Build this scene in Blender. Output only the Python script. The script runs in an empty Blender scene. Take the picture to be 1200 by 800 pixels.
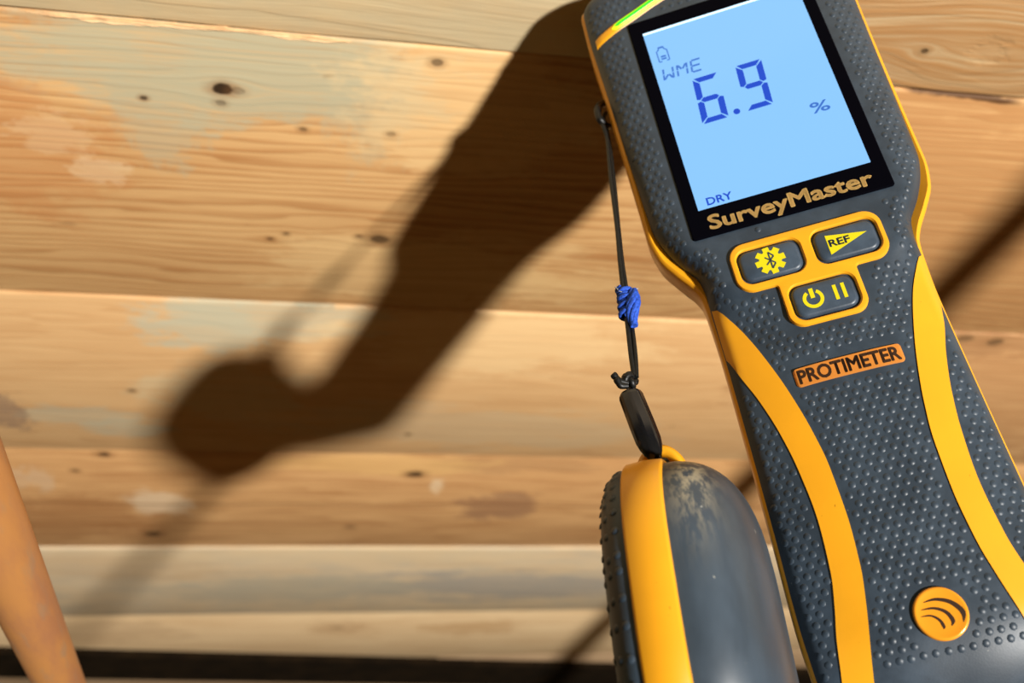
import bpy, bmesh, math, random
from mathutils import Vector, Matrix
random.seed(7)
S = bpy.context.scene
COL = S.collection
MM = 0.001

# ------------------------------------------------------------------ frame of the place
# The room: Z up, X along the boards, Y away from the viewer.  The viewer looks up at the
# underside of a boarded ceiling.  All hand measurements are in millimetres.
F = 1100.0                                   # focal length in pixels of the 1200 px wide picture
EYE = Vector((0, 0, 1.5))                    # where the viewer stands
CEIL = 240.0                                 # boards above the eye, mm
b1 = Vector((0.9848765, 0.03693287, 0.16927565))     # room axes seen from the viewer (right, down, forward)
b2 = Vector((-0.16179938, 0.54546543, 0.82236757))
nd = Vector((0.06196162, 0.83731919, -0.5431918))    # straight down
def room(c):                                 # viewer coordinates in mm -> room coordinates in m
    return EYE + Vector((c.dot(b1), c.dot(b2), -c.dot(nd))) * MM
def rdir(c): return Vector((c.dot(b1), c.dot(b2), -c.dot(nd)))
def ray(px, py): return Vector(((px - 600) / F, (py - 400) / F, 1.0))
def board_st(px, py):                        # where a line of sight meets the boards: mm along X and Y
    r = ray(px, py); p = r * (CEIL / -r.dot(nd))
    return p.dot(b1), p.dot(b2)
mx = lambda x, y, z, o: Matrix(((x[0], y[0], z[0], o[0]), (x[1], y[1], z[1], o[1]), (x[2], y[2], z[2], o[2]), (0, 0, 0, 1)))

# ------------------------------------------------------------------ camera, world, lamp, exposure
cam_d = bpy.data.cameras.new('camera'); cam = bpy.data.objects.new('camera', cam_d); COL.objects.link(cam)
cam.matrix_world = mx(rdir(Vector((1, 0, 0))), rdir(Vector((0, -1, 0))), rdir(Vector((0, 0, -1))), EYE)
cam_d.sensor_width = 36; cam_d.lens = F / 1200 * 36
cam_d.clip_start = 0.01; cam_d.clip_end = 50
cam_d.dof.use_dof = True; cam_d.dof.focus_distance = 0.208; cam_d.dof.aperture_fstop = 15.0
S.camera = cam
W = bpy.data.worlds.new('world'); S.world = W; W.use_nodes = True
W.node_tree.nodes['Background'].inputs[0].default_value = (1.0, 0.80, 0.22, 1)
W.node_tree.nodes['Background'].inputs[1].default_value = 0.075
ld = bpy.data.lights.new('work_lamp_light', 'AREA'); ld.shape = 'DISK'; ld.size = 0.115
ld.energy = 82; ld.color = (1.0, 0.965, 0.91)
lo = bpy.data.objects.new('work_lamp_light', ld); COL.objects.link(lo)
LDIR = Vector((0.5, 0.11, -0.86)).normalized()
lo.location = room(Vector((62, -60, 237)) + LDIR * 2000)
lo.rotation_euler = rdir(LDIR).to_track_quat('Z', 'Y').to_euler()
S.view_settings.view_transform = 'Standard'; S.view_settings.look = 'None'
S.view_settings.exposure = 0.0; S.view_settings.gamma = 1.0; S.view_settings.use_curve_mapping = False

# ------------------------------------------------------------------ object helpers
def tag(o, label=None, cat=None, group=None, kind=None):
    for k, v in (('label', label), ('category', cat), ('group', group), ('kind', kind)):
        if v: o[k] = v
    return o
def empty(name, mat):
    o = bpy.data.objects.new(name, None); COL.objects.link(o); o.matrix_world = mat; o.empty_display_size = 0.01
    return o
def mesh_obj(name, verts, faces, mat, parent=None, smooth=True, scale=MM, angle=40):
    me = bpy.data.meshes.new(name)
    me.from_pydata([Vector(v) * scale for v in verts], [], faces)
    bm = bmesh.new(); bm.from_mesh(me); bmesh.ops.recalc_face_normals(bm, faces=bm.faces); bm.to_mesh(me); bm.free()
    o = bpy.data.objects.new(name, me); COL.objects.link(o)
    if mat: me.materials.append(mat)
    if smooth:
        me.polygons.foreach_set('use_smooth', [True] * len(me.polygons))
        try: me.set_sharp_from_angle(angle=math.radians(angle))
        except Exception: pass
    if parent: o.parent = parent
    return o
class MB:                                    # collects pieces of one mesh
    def __init__(s): s.v = []; s.f = []
    def add(s, v, f):
        k = len(s.v); s.v += [tuple(p) for p in v]; s.f += [tuple(i + k for i in q) for q in f]
    def tube(s, pts, r, seg=10, cap=True):
        pts = [Vector(p) for p in pts]; n = len(pts)
        rr = r if isinstance(r, (list, tuple)) else [r] * n
        t0 = (pts[1] - pts[0]).normalized()
        ref = t0.orthogonal().normalized(); V = []; Fc = []
        for i, p in enumerate(pts):
            t = (pts[min(i + 1, n - 1)] - pts[max(i - 1, 0)]).normalized()
            ref = (ref - t * ref.dot(t)).normalized(); b = t.cross(ref)
            for k in range(seg):
                a = 2 * math.pi * k / seg
                V.append(p + (ref * math.cos(a) + b * math.sin(a)) * rr[i])
        for i in range(n - 1):
            for k in range(seg):
                k2 = (k + 1) % seg
                Fc.append((i * seg + k, i * seg + k2, (i + 1) * seg + k2, (i + 1) * seg + k))
        if cap: Fc.append(tuple(range(seg))); Fc.append(tuple((n - 1) * seg + k for k in range(seg)))
        s.add(V, Fc)
    def prism(s, poly, hb, ht, bev=0.0):     # poly (u,v); hb/ht heights (number or function of u,v)
        fb = hb if callable(hb) else (lambda u, v: hb); ft = ht if callable(ht) else (lambda u, v: ht)
        n = len(poly); rings = [[(u, v, fb(u, v)) for u, v in poly]]
        if bev:
            rings.append([(u, v, ft(u, v) - bev) for u, v in poly])
            q = inset(poly, bev * 0.5); rings.append([(u, v, ft(u, v) - bev * 0.28) for u, v in q])
            q = inset(poly, bev * 1.1); rings.append([(u, v, ft(u, v)) for u, v in q])
        else: rings.append([(u, v, ft(u, v)) for u, v in poly])
        V = [p for r in rings for p in r]; Fc = []
        for r in range(len(rings) - 1):
            for k in range(n): Fc.append((r * n + k, r * n + (k + 1) % n, (r + 1) * n + (k + 1) % n, (r + 1) * n + k))
        Fc.append(tuple((len(rings) - 1) * n + k for k in range(n)))
        s.add(V, Fc)
    def build(s, name, mat, parent=None, **k): return mesh_obj(name, s.v, s.f, mat, parent, **k)
def inset(poly, d):
    n = len(poly); out = []
    area = sum(poly[i][0] * poly[(i + 1) % n][1] - poly[(i + 1) % n][0] * poly[i][1] for i in range(n))
    sg = 1 if area > 0 else -1
    for i in range(n):
        a = Vector(poly[i - 1]); b = Vector(poly[i]); c = Vector(poly[(i + 1) % n])
        e1 = (b - a); e2 = (c - b)
        if e1.length < 1e-6 or e2.length < 1e-6: out.append(tuple(b)); continue
        e1.normalize(); e2.normalize()
        n1 = Vector((-e1.y, e1.x)) * sg; n2 = Vector((-e2.y, e2.x)) * sg
        m = n1 + n2
        m = m / max(0.35, m.length_squared / 2) if m.length > 1e-6 else n1
        out.append((b.x + m.x * d, b.y + m.y * d))
    return out
def rrect(u0, u1, v0, v1, r, seg=6):
    P = []
    for cx, cy, a0 in ((u1 - r, v0 + r, -90), (u1 - r, v1 - r, 0), (u0 + r, v1 - r, 90), (u0 + r, v0 + r, 180)):
        for k in range(seg + 1):
            a = math.radians(a0 + 90 * k / seg); P.append((cx + r * math.cos(a), cy + r * math.sin(a)))
    return P
def circle(cx, cy, r, n=40): return [(cx + r * math.cos(2 * math.pi * k / n), cy + r * math.sin(2 * math.pi * k / n)) for k in range(n)]
def smooth_interp(xs, ys):                   # monotone cubic through (xs, ys), xs rising
    n = len(xs); d = [(ys[i + 1] - ys[i]) / (xs[i + 1] - xs[i]) for i in range(n - 1)]
    m = [d[0]] + [0 if d[i - 1] * d[i] <= 0 else 2 * d[i - 1] * d[i] / (d[i - 1] + d[i]) for i in range(1, n - 1)] + [d[-1]]
    def f(x):
        if x <= xs[0]: return ys[0]
        if x >= xs[-1]: return ys[-1]
        i = 0
        while x > xs[i + 1]: i += 1
        h = xs[i + 1] - xs[i]; t = (x - xs[i]) / h
        return ((1 + 2 * t) * (1 - t) ** 2 * ys[i] + t * (1 - t) ** 2 * h * m[i] + t * t * (3 - 2 * t) * ys[i + 1] + t * t * (t - 1) * h * m[i + 1])
    return f

# ------------------------------------------------------------------ shader helpers
class X:                                     # a socket with arithmetic
    def __init__(s, t, o): s.t = t; s.o = o
    def _m(s, op, b=None, c=None):
        n = s.t.nodes.new('ShaderNodeMath'); n.operation = op
        for i, q in enumerate((s, b, c)):
            if q is None: continue
            if isinstance(q, X): s.t.links.new(q.o, n.inputs[i])
            else: n.inputs[i].default_value = q
        return X(s.t, n.outputs[0])
    def __add__(s, b): return s._m('ADD', b)
    def __sub__(s, b): return s._m('SUBTRACT', b)
    def __mul__(s, b): return s._m('MULTIPLY', b)
    def __truediv__(s, b): return s._m('DIVIDE', b)
    def pw(s, b): return s._m('POWER', b)
    def mx(s, b): return s._m('MAXIMUM', b)
    def mn(s, b): return s._m('MINIMUM', b)
    def frac(s): return s._m('FRACT')
    def abs(s): return s._m('ABSOLUTE')
    def sin(s): return s._m('SINE')
    def exp(s): return s._m('EXPONENT')
    def step(s, a, b):                       # smoothstep from a to b (a > b gives the falling one)
        n = s.t.nodes.new('ShaderNodeMapRange'); n.interpolation_type = 'SMOOTHSTEP'
        s.t.links.new(s.o, n.inputs[0])
        lo_, hi_ = (a, b) if a < b else (b, a)
        n.inputs[1].default_value = lo_; n.inputs[2].default_value = hi_
        n.inputs[3].default_value, n.inputs[4].default_value = (0, 1) if a < b else (1, 0)
        return X(s.t, n.outputs[0])
class Mat:
    def __init__(s, name):
        s.m = bpy.data.materials.new(name); s.m.use_nodes = True; s.t = s.m.node_tree
        s.p = s.t.nodes['Principled BSDF']; s._co = None
    def xyz(s):                              # object coordinates in mm
        if s._co is None:
            tc = s.t.nodes.new('ShaderNodeTexCoord'); sp = s.t.nodes.new('ShaderNodeSeparateXYZ')
            s.t.links.new(tc.outputs['Object'], sp.inputs[0])
            s._co = [X(s.t, sp.outputs[i]) * 1000.0 for i in range(3)]
        return s._co
    def vec(s, x, y, z):
        n = s.t.nodes.new('ShaderNodeCombineXYZ')
        for i, q in enumerate((x, y, z)):
            if isinstance(q, X): s.t.links.new(q.o, n.inputs[i])
            else: n.inputs[i].default_value = q
        return X(s.t, n.outputs[0])
    def noise(s, x, y, z, detail=2.0, rough=0.5, dist=0.0):
        n = s.t.nodes.new('ShaderNodeTexNoise'); n.inputs['Scale'].default_value = 1.0
        n.inputs['Detail'].default_value = detail; n.inputs['Roughness'].default_value = rough; n.inputs['Distortion'].default_value = dist
        s.t.links.new(s.vec(x, y, z).o, n.inputs['Vector']); return X(s.t, n.outputs[0])
    def mix(s, f, a, b):
        n = s.t.nodes.new('ShaderNodeMix'); n.data_type = 'RGBA'
        for q, i in ((f, 0), (a, 6), (b, 7)):
            if isinstance(q, X): s.t.links.new(q.o, n.inputs[i])
            elif i: n.inputs[i].default_value = (*q, 1)
            else: n.inputs[i].default_value = q
        return X(s.t, n.outputs[2])
    def set(s, **k):
        for a, v in k.items():
            i = s.p.inputs[a.replace('_', ' ')]
            if isinstance(v, X): s.t.links.new(v.o, i)
            elif isinstance(v, tuple): i.default_value = (*v, 1)
            else: i.default_value = v
        return s
    def bump(s, h, strength=0.3, dist=0.0005):
        n = s.t.nodes.new('ShaderNodeBump'); n.inputs['Strength'].default_value = strength; n.inputs['Distance'].default_value = dist
        s.t.links.new(h.o, n.inputs['Height']); s.t.links.new(n.outputs[0], s.p.inputs['Normal']); return s
def lin(r, g, b):
    f = lambda c: (c / 255 / 12.92) if c <= 10 else ((c / 255 + 0.055) / 1.055) ** 2.4
    return (f(r), f(g), f(b))
def plain(name, rgb, rough=0.5, spec=0.5, metal=0.0, emit=None, es=0.0, var=0.0, vs=0.3):
    M = Mat(name)
    if var:
        x, y, z = M.xyz(); n = M.noise(x * vs, y * vs, z * vs, 4.0, 0.6)
        M.set(Base_Color=M.mix(n.step(0.3, 0.75), tuple(c * (1 - var) for c in rgb), tuple(min(1, c * (1 + var)) for c in rgb)))
    else: M.set(Base_Color=rgb)
    M.set(Roughness=rough, Specular_IOR_Level=spec, Metallic=metal)
    if emit: M.set(Emission_Color=emit, Emission_Strength=es)
    return M

# ------------------------------------------------------------------ wood
def wood(name, seed, light, dark, ring_k=0.5, ring_mm=8.0, patches=(), knots=(), grey=None, seams=(), grain_tilt=0.0, wave=6.0, blot=0.35, streaks=()):
    M = Mat(name); x, y, z = M.xyz()
    yy = y + x * grain_tilt
    for (kx, ky, kr, dk) in knots:           # the grain flows round the knots
        dx = (x - kx) / (kr * 5.0); dy = (y - ky) / (kr * 2.6)
        yy = yy - (y - ky) * ((dx * dx + dy * dy) * -1.0).exp() * 0.75
    yy = yy + (M.noise(x * 0.008, y * 0.02, seed, 2.0) - 0.5) * (wave * 2)
    rphase = yy / ring_mm + M.noise(x * 0.005, yy * 0.05, seed + 3.0, 3.0) * 7.0
    saw = rphase.frac()
    late = saw.step(0.25, 0.92) * saw.step(1.0, 0.93)
    fib = M.noise(x * 0.018, yy * 0.9, seed + 7.0, 3.0, 0.6)
    broad = M.noise(x * 0.010, yy * 0.055, seed + 11.0, 3.0, 0.55)
    fine = M.noise(x * 0.12, y * 1.6, seed + 5.0, 2.0, 0.6)
    k = (late * ring_k + (fib - 0.5) * 0.55 + (broad - 0.5) * (blot * 2.4) + (fine - 0.5) * 0.25 + 0.22).mx(0.0).mn(1.0)
    col = M.mix(k, light, dark)
    mott = M.noise(x * 0.03, y * 0.05, seed + 21.0, 4.0, 0.6)
    warp = (M.noise(x * 0.035, y * 0.06, seed + 15.0, 4.0, 0.65) - 0.5)
    warp2 = (M.noise(x * 0.10, y * 0.30, seed + 17.0, 3.0, 0.65) - 0.5)
    if grey:
        col = M.mix(mott.step(0.38, 0.68) * grey[1], col, grey[0])
    for pi, (px_, py_, rx, ry, c, a) in enumerate(patches):  # stains, scraps of old limewash, painted soft shade
        dx = (x - px_) / rx; dy = (y - py_) / ry
        d = (dx * dx + dy * dy).pw(0.5) + warp * 0.8 + warp2 * 0.7 + (M.noise(dx * 1.2, dy * 1.5, seed + pi * 7.3, 4.0, 0.68) - 0.5) * 2.6
        col = M.mix(d.step(1.3, 0.7) * (fib.step(0.25, 0.62) * 0.55 + 0.45) * a, col, c)
    for (sy, w, a, c) in seams:
        d = ((yy - sy) * (1.0 / w)).abs(); col = M.mix(d.step(1.0, 0.2) * a, col, c)
    for (x0, y0, x1, y1, w, c, a) in streaks:  # cracks
        L = math.hypot(x1 - x0, y1 - y0); ux, uy = (x1 - x0) / L, (y1 - y0) / L
        al = (x - x0) * ux + (y - y0) * uy; ac = ((x - x0) * (-uy) + (y - y0) * ux + warp * 6.0).abs()
        col = M.mix(ac.step(w, w * 0.25) * al.step(-2, 4) * al.step(L + 2, L - 8) * a, col, c)
    hole = None
    for (kx, ky, kr, dk) in knots:
        dx = (x - kx) / (kr * 1.35); dy = (y - ky) / kr
        r = (dx * dx + dy * dy).pw(0.5) + warp * 1.3 + warp2 * 0.9
        col = M.mix(r.step(2.1, 0.7) * (0.5 * min(1, dk * 1.5)), col, tuple(c * 0.55 for c in dark))
        col = M.mix(r.step(1.0, 0.55) * dk, col, (0.035, 0.018, 0.007))
        hole = r.step(0.5, 1.0) if hole is None else hole.mn(r.step(0.5, 1.0))
    # small random nicks
    nick = M.noise(x * 0.06, y * 0.11, seed + 31.0, 1.0)
    col = M.mix(nick.step(0.78, 0.84) * 0.35, col, tuple(c * 0.35 for c in dark))
    M.set(Base_Color=col, Roughness=0.62, Specular_IOR_Level=0.30)
    h = late * 0.35 + fib * 0.6 + fine * 0.25
    if hole is not None: h = h + hole * 1.2
    M.bump(h, 0.35, 0.0006)
    return M.m
st = board_st
GREY = lin(182, 173, 141); GREY2 = lin(192, 186, 158); PALE = lin(236, 208, 164)
def patch(px, py, rpx, rpy, c, a):           # a stain or painted shade round the spot seen at (px, py), radii in mm
    s_, t_ = st(px, py); return (s_, t_, rpx, rpy, c, a)
def knot(px, py, r, dk): s_, t_ = st(px, py); return (s_, t_, r, dk)
def crack(p, q, w, c, a): return (*st(*p), *st(*q), w, c, a)
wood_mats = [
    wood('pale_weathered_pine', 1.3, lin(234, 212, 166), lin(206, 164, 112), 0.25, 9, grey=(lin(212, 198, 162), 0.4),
         patches=[patch(1140, 40, 80, 50, lin(186, 134, 80), 0.9)], knots=[knot(1083, 60, 1.3, 0.7), knot(1160, 60, 7.0, 0.0)], wave=9),  # brown tint deepened to carry the soft shade at the right end
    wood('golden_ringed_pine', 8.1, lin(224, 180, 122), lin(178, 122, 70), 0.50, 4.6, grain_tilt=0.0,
         patches=[patch(235, 70, 62, 25, GREY, 0.85), patch(345, 85, 42, 24, GREY, 0.75), patch(100, 40, 16, 16, GREY, 0.55), patch(185, 130, 14, 24, GREY, 0.6), patch(432, 120, 12, 26, GREY, 0.55),
                  patch(560, 130, 40, 35, lin(232, 196, 140), 0.6), patch(20, 180, 30, 30, lin(198, 130, 74), 0.5), patch(500, 320, 60, 22, lin(236, 200, 142), 0.6),
                  patch(120, 200, 9, 6, PALE, 0.45), patch(60, 155, 12, 9, PALE, 0.3), patch(1150, 260, 110, 110, lin(182, 132, 82), 0.85)],  # last patch: soft shade on the right, put into the colour
         knots=[knot(260, 104, 2.6, 1.0), knot(279, 107, 2.0, 0.3), knot(512, 74, 1.8, 0.6), knot(445, 281, 3.4, 0.75), knot(420, 277, 1.4, 0.5), knot(168, 115, 1.2, 0.8), knot(316, 280, 1.3, 0.6), knot(335, 274, 1.2, 0.5), knot(458, 158, 1.6, 0.35), knot(355, 152, 1.4, 0.5), knot(258, 121, 1.5, 0.4)],  # the widest of these is a soft dark round spot
         streaks=[crack((1062, 104), (1200, 122), 2.0, lin(70, 40, 15), 0.9)]),
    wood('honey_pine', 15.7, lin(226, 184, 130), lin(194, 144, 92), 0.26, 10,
         patches=[patch(367, 350, 7, 10, lin(140, 132, 108), 0.8), patch(240, 380, 24, 22, GREY2, 0.85), patch(330, 372, 40, 14, GREY2, 0.75), patch(95, 485, 26, 10, GREY2, 0.6), patch(150, 500, 20, 10, GREY2, 0.7), patch(260, 460, 34, 26, lin(212, 190, 148), 0.7), patch(5, 480, 12, 18, lin(150, 122, 100), 0.8),  # the first is a small dark grey smudge
                  patch(560, 500, 90, 22, lin(206, 180, 140), 0.7), patch(590, 400, 70, 26, lin(238, 204, 150), 0.6), patch(1160, 440, 90, 110, lin(178, 130, 84), 0.85), patch(1150, 400, 30, 16, lin(140, 96, 60), 0.5)],  # the large brown patch is painted half-shade
         knots=[knot(1130, 395, 4.0, 0.5), knot(1165, 400, 3.5, 0.6), knot(155, 457, 1.6, 0.5), knot(1150, 330, 2.5, 0.4), knot(478, 508, 1.4, 0.6)]),
    wood('brown_pine', 23.9, lin(220, 172, 116), lin(164, 110, 62), 0.30, 14, blot=0.5, wave=10,
         patches=[patch(185, 590, 18, 16, lin(226, 200, 164), 0.85), patch(45, 562, 7, 16, lin(210, 180, 145), 0.6), patch(20, 562, 6, 14, lin(210, 180, 145), 0.5), patch(512, 570, 4, 10, lin(236, 214, 176), 0.55), patch(585, 595, 26, 20, lin(128, 90, 70), 0.65), patch(600, 545, 50, 10, lin(160, 120, 80), 0.5), patch(60, 610, 60, 30, lin(160, 106, 60), 0.6),
                  patch(450, 545, 60, 12, lin(222, 178, 112), 0.6)],
         knots=[knot(486, 556, 4.0, 0.9), knot(180, 626, 3.6, 0.8), knot(122, 533, 3.0, 0.8), knot(410, 618, 3.0, 0.4), knot(88, 552, 2.0, 0.6)],
         seams=[(556, 1.6, 0.55, lin(110, 70, 36))]),
    wood('grey_beige_pine', 31.1, lin(222, 198, 160), lin(186, 158, 122), 0.15, 18, blot=0.4, wave=8, grey=(lin(190, 178, 154), 0.5),
         patches=[patch(590, 685, 110, 30, lin(160, 154, 144), 0.85), patch(330, 690, 90, 30, lin(176, 168, 146), 0.7), patch(150, 660, 70, 26, lin(196, 166, 126), 0.6), patch(400, 650, 160, 14, lin(214, 190, 150), 0.6)]),
    wood('pale_straw_pine', 42.3, lin(238, 208, 162), lin(202, 162, 114), 0.18, 16, blot=0.4, wave=9,
         patches=[patch(560, 735, 40, 20, lin(186, 142, 92), 0.6), patch(400, 735, 26, 16, lin(176, 134, 90), 0.5), patch(120, 740, 60, 30, lin(180, 146, 108), 0.5)],
         knots=[knot(395, 735, 4.0, 0.3)]),
    wood('dusty_far_pine', 50.3, lin(190, 160, 124), lin(150, 118, 86), 0.18, 16, blot=0.4),
]

# ------------------------------------------------------------------ ceiling of boards
CT = EYE.z + CEIL * MM                       # underside of the boards
ceil_mat = mx((1, 0, 0), (0, 1, 0), (0, 0, 1), (0, 0, CT))
M_under = plain('dark_underlay', (0.012, 0.008, 0.005), 0.95, 0.1)
c = MB(); x0, x1 = -1500, 2300
c.add([(x0, -500, 19), (x1, -500, 19), (x1, 2400, 19), (x0, 2400, 19), (x0, -500, 24), (x1, -500, 24), (x1, 2400, 24), (x0, 2400, 24)],
      [(0, 1, 2, 3), (4, 5, 6, 7), (0, 1, 5, 4), (1, 2, 6, 5), (2, 3, 7, 6), (3, 0, 4, 7)])
ceiling = c.build('ceiling', M_under.m, None, smooth=False); ceiling.matrix_world = ceil_mat
tag(ceiling, 'underside of bare weathered pine floorboards', kind='structure')
edges = [-90.5, 53, 196.6, 340.2, 484.0, 628.6, 773.5, 917.5, 1061.5, 1205.5, 1349.5, 1493.5]
def board(t0, t1, mat, seed, drop=0.0, gap=0.5):
    rng = random.Random(seed); nseg = 120; V = []; Fc = []
    def wob(a): return 0.45 * math.sin(a * 0.021 + seed) + 0.25 * math.sin(a * 0.083 + seed * 2) + rng.uniform(-0.12, 0.12)
    for i in range(nseg + 1):
        xx = -700 + 2400 * (i / nseg)
        e0 = t0 + gap / 2 + wob(xx) * 0.5; e1 = t1 - gap / 2 + wob(xx + 300) * 0.5
        b = 1.1
        for (yy, zz) in ((e0, 18.5), (e0, b), (e0 + b * 0.35, b * 0.3), (e0 + b, 0), (e1 - b, 0), (e1 - b * 0.35, b * 0.3), (e1, b), (e1, 18.5)):
            V.append((xx, yy, zz - drop))
    for i in range(nseg):
        for k in range(7): Fc.append((i * 8 + k, i * 8 + k + 1, (i + 1) * 8 + k + 1, (i + 1) * 8 + k))
    Fc.append(tuple(range(8))); Fc.append(tuple(nseg * 8 + k for k in range(8)))
    o = mesh_obj('plank', V, Fc, mat, ceiling, True, angle=50); return o
seq = [6, 0, 0, 1, 2, 3, 4, 5, 6, 6, 6]
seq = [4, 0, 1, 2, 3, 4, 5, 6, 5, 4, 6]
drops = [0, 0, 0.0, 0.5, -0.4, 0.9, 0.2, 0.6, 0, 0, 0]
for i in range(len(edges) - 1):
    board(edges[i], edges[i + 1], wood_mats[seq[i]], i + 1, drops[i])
# torn splinters along the joint between the first two boards seen
M_spl = plain('torn_pine_fibre', lin(240, 200, 150), 0.6, 0.3, var=0.15, vs=0.2)
sp = MB(); rng = random.Random(3)
for i in range(38):
    px = 60 + 400 * (i / 45) + rng.uniform(-4, 4); py = 14 + 0.083 * (px - 60) + (2 if px < 130 else 0)
    s_, t_ = st(px, py); t_ = 197.4 + rng.uniform(-0.6, 0.5); L = rng.uniform(4, 11); w = rng.uniform(0.35, 0.95)
    sp.add([(s_ - L, t_, -0.1), (s_ + L * 0.6, t_ - w * 0.6, -rng.uniform(0.3, 0.8)), (s_ + L, t_ + w * 0.2, -0.05), (s_, t_ + w, -rng.uniform(0.2, 0.6)),
            (s_ - L, t_, 0.4), (s_ + L * 0.6, t_ - w * 0.6, 0.4), (s_ + L, t_ + w * 0.2, 0.4), (s_, t_ + w, 0.4)],
           [(0, 1, 2, 3), (0, 1, 5, 4), (1, 2, 6, 5), (2, 3, 7, 6), (3, 0, 4, 7)])
o = sp.build('splinters', M_spl.m, ceiling, smooth=False); o['kind'] = 'stuff'
# bare ground of the space below
M_fl = plain('bare_earth', lin(120, 96, 70), 0.95, 0.1, var=0.4, vs=0.01)
fl = MB(); fl.add([(-4000, -4000, 0), (4000, -4000, 0), (4000, 5000, 0), (-4000, 5000, 0), (-4000, -4000, -80), (4000, -4000, -80), (4000, 5000, -80), (-4000, 5000, -80)],
                  [(0, 1, 2, 3), (4, 5, 6, 7), (0, 1, 5, 4), (1, 2, 6, 5), (2, 3, 7, 6), (3, 0, 4, 7)])
tag(fl.build('floor', M_fl.m, None, smooth=False), 'bare earth ground below the boarded ceiling', kind='structure')
# dark flat strip laid across the far boards, a little askew
M_strip = plain('dark_brown_strip', (0.012, 0.0065, 0.0022), 0.9, 0.1, var=0.4, vs=0.05)
def strip_pt(s_, t_): return (s_, t_)
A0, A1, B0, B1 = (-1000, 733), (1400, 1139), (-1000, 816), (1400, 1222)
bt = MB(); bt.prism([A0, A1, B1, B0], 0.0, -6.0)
o = bt.build('dark_strip_1', M_strip.m, None, smooth=False); o.matrix_world = ceil_mat
tag(o, 'dark brown strip running askew beneath the far boards', kind='structure')

# ------------------------------------------------------------------ copper pipes
def copper():
    M = Mat('tarnished_copper'); x, y, z = M.xyz()
    n = M.noise(x * 0.09, y * 0.09, z * 0.018, 4.0, 0.6); n2 = M.noise(x * 0.25, y * 0.25, z * 0.04, 3.0)
    col = M.mix(n.step(0.35, 0.65), lin(208, 144, 82), lin(188, 128, 86)); col = M.mix(n2.step(0.55, 0.75) * 0.6, col, lin(170, 140, 112))
    M.set(Base_Color=col, Roughness=0.5, Metallic=0.15, Specular_IOR_Level=0.5); return M.m
M_cu = copper()
def pipe(p, q, r, label):
    p = Vector(p); q = Vector(q); L = (q - p).length; m = MB(); n = 24
    prof = [(r - 1, 0), (r, 0)] + [(r, L * k / 20) for k in range(1, 20)] + [(r, L), (r - 1, L)]
    V = []; Fc = []
    for (rr, zz) in prof:
        for k in range(n): a = 2 * math.pi * k / n; V.append((rr * math.cos(a), rr * math.sin(a), zz))
    for i in range(len(prof) - 1):
        for k in range(n): Fc.append((i * n + k, i * n + (k + 1) % n, (i + 1) * n + (k + 1) % n, (i + 1) * n + k))
    k0 = len(V); V += [(0, 0, 2), (0, 0, L - 2)]
    for k in range(n): Fc.append((k, (k + 1) % n, k0)); Fc.append(((len(prof) - 1) * n + k, (len(prof) - 1) * n + (k + 1) % n, k0 + 1))
    o = mesh_obj('copper_pipe', V, Fc, M_cu, None)
    o.matrix_world = Matrix.Translation(p * MM) @ (q - p).to_track_quat('Z', 'Y').to_matrix().to_4x4()
    return tag(o, label, 'pipe')
# left pipe: level, running away beneath the boards
def level_pt(px, py, z):                     # spot on a line of sight at viewer depth z
    return room(ray(px, py) * z) * 1000
pa = level_pt(0, 640, 222); pb = level_pt(56, 783, 300)
pb.z = pa.z; dv = (pb - pa).normalized()
pipe(pa - dv * 60, pa + dv * 900, 7.6, 'tarnished copper pipe crossing the lower left corner below the boards')
# its twin runs outside the view on the lamp's side; only its shadow on the boards is seen
def off(px, py, d):
    s_, t_ = st(px, py); l = rdir(LDIR)
    return Vector((s_, t_, CT * 1000)) + l * (d / -l.z)
qa = off(1190, 160, 200); qb = off(620, 770, 250)
dq = (qb - qa).normalized()
pipe(qa - dq * 60, qb + dq * 60, 10.5, 'copper pipe past the meter, whose soft shadow slants across the boards')

# ------------------------------------------------------------------ the moisture meter
U = Vector((0.95468324, -0.25940847, -0.14590121)); V_ = Vector((-0.17502271, -0.88582698, 0.42974133)); N = Vector((-0.24072177, -0.38473082, -0.89108654))
P0 = Vector((62.12208216, -59.96506542, 237.2718416)) - U * 1.0
dev_mat = mx(rdir(U), rdir(V_), rdir(N), room(P0))
meter = empty('moisture_meter', dev_mat)
tag(meter, 'handheld moisture meter in slate rubber and yellow, its lit screen reading 6.9', 'meter')
VT, VB = 57.0, -144.0
half = smooth_interp([-141, -125, -105, -80, -60, -50, -46, -41.2, -35.5, -29.5, -24, -12, 20, 40, 57], [25.6, 26.2, 25.6, 25.0, 24.7, 24.8, 24.7, 25.3, 28.8, 31.6, 32.9, 33.4, 34.4, 35.0, 34.6])
chas = smooth_interp([-141, -125, -105, -80, -60, -50, -46, -42.5, -38, -32, -25, -12, 20, 40, 57], [26.3, 26.9, 26.3, 25.7, 25.4, 25.6, 25.9, 27.3, 30.2, 33.4, 34.6, 34.7, 35.3, 35.9, 35.5])
def ends(w, v, rb=9.0, rt=8.0):
    d = v - VB
    if d < rb: return w - rb + math.sqrt(max(0, rb * rb - (rb - d) ** 2))
    d = VT - v
    if d < rt: return w - rt + math.sqrt(max(0, rt * rt - (rt - d) ** 2))
    return w
def Wr(v): return ends(half(v), v)
def Wc(v): return ends(chas(v), v)
def sst(a, b, x): t = min(1, max(0, (x - a) / (b - a))); return t * t * (3 - 2 * t)
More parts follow.
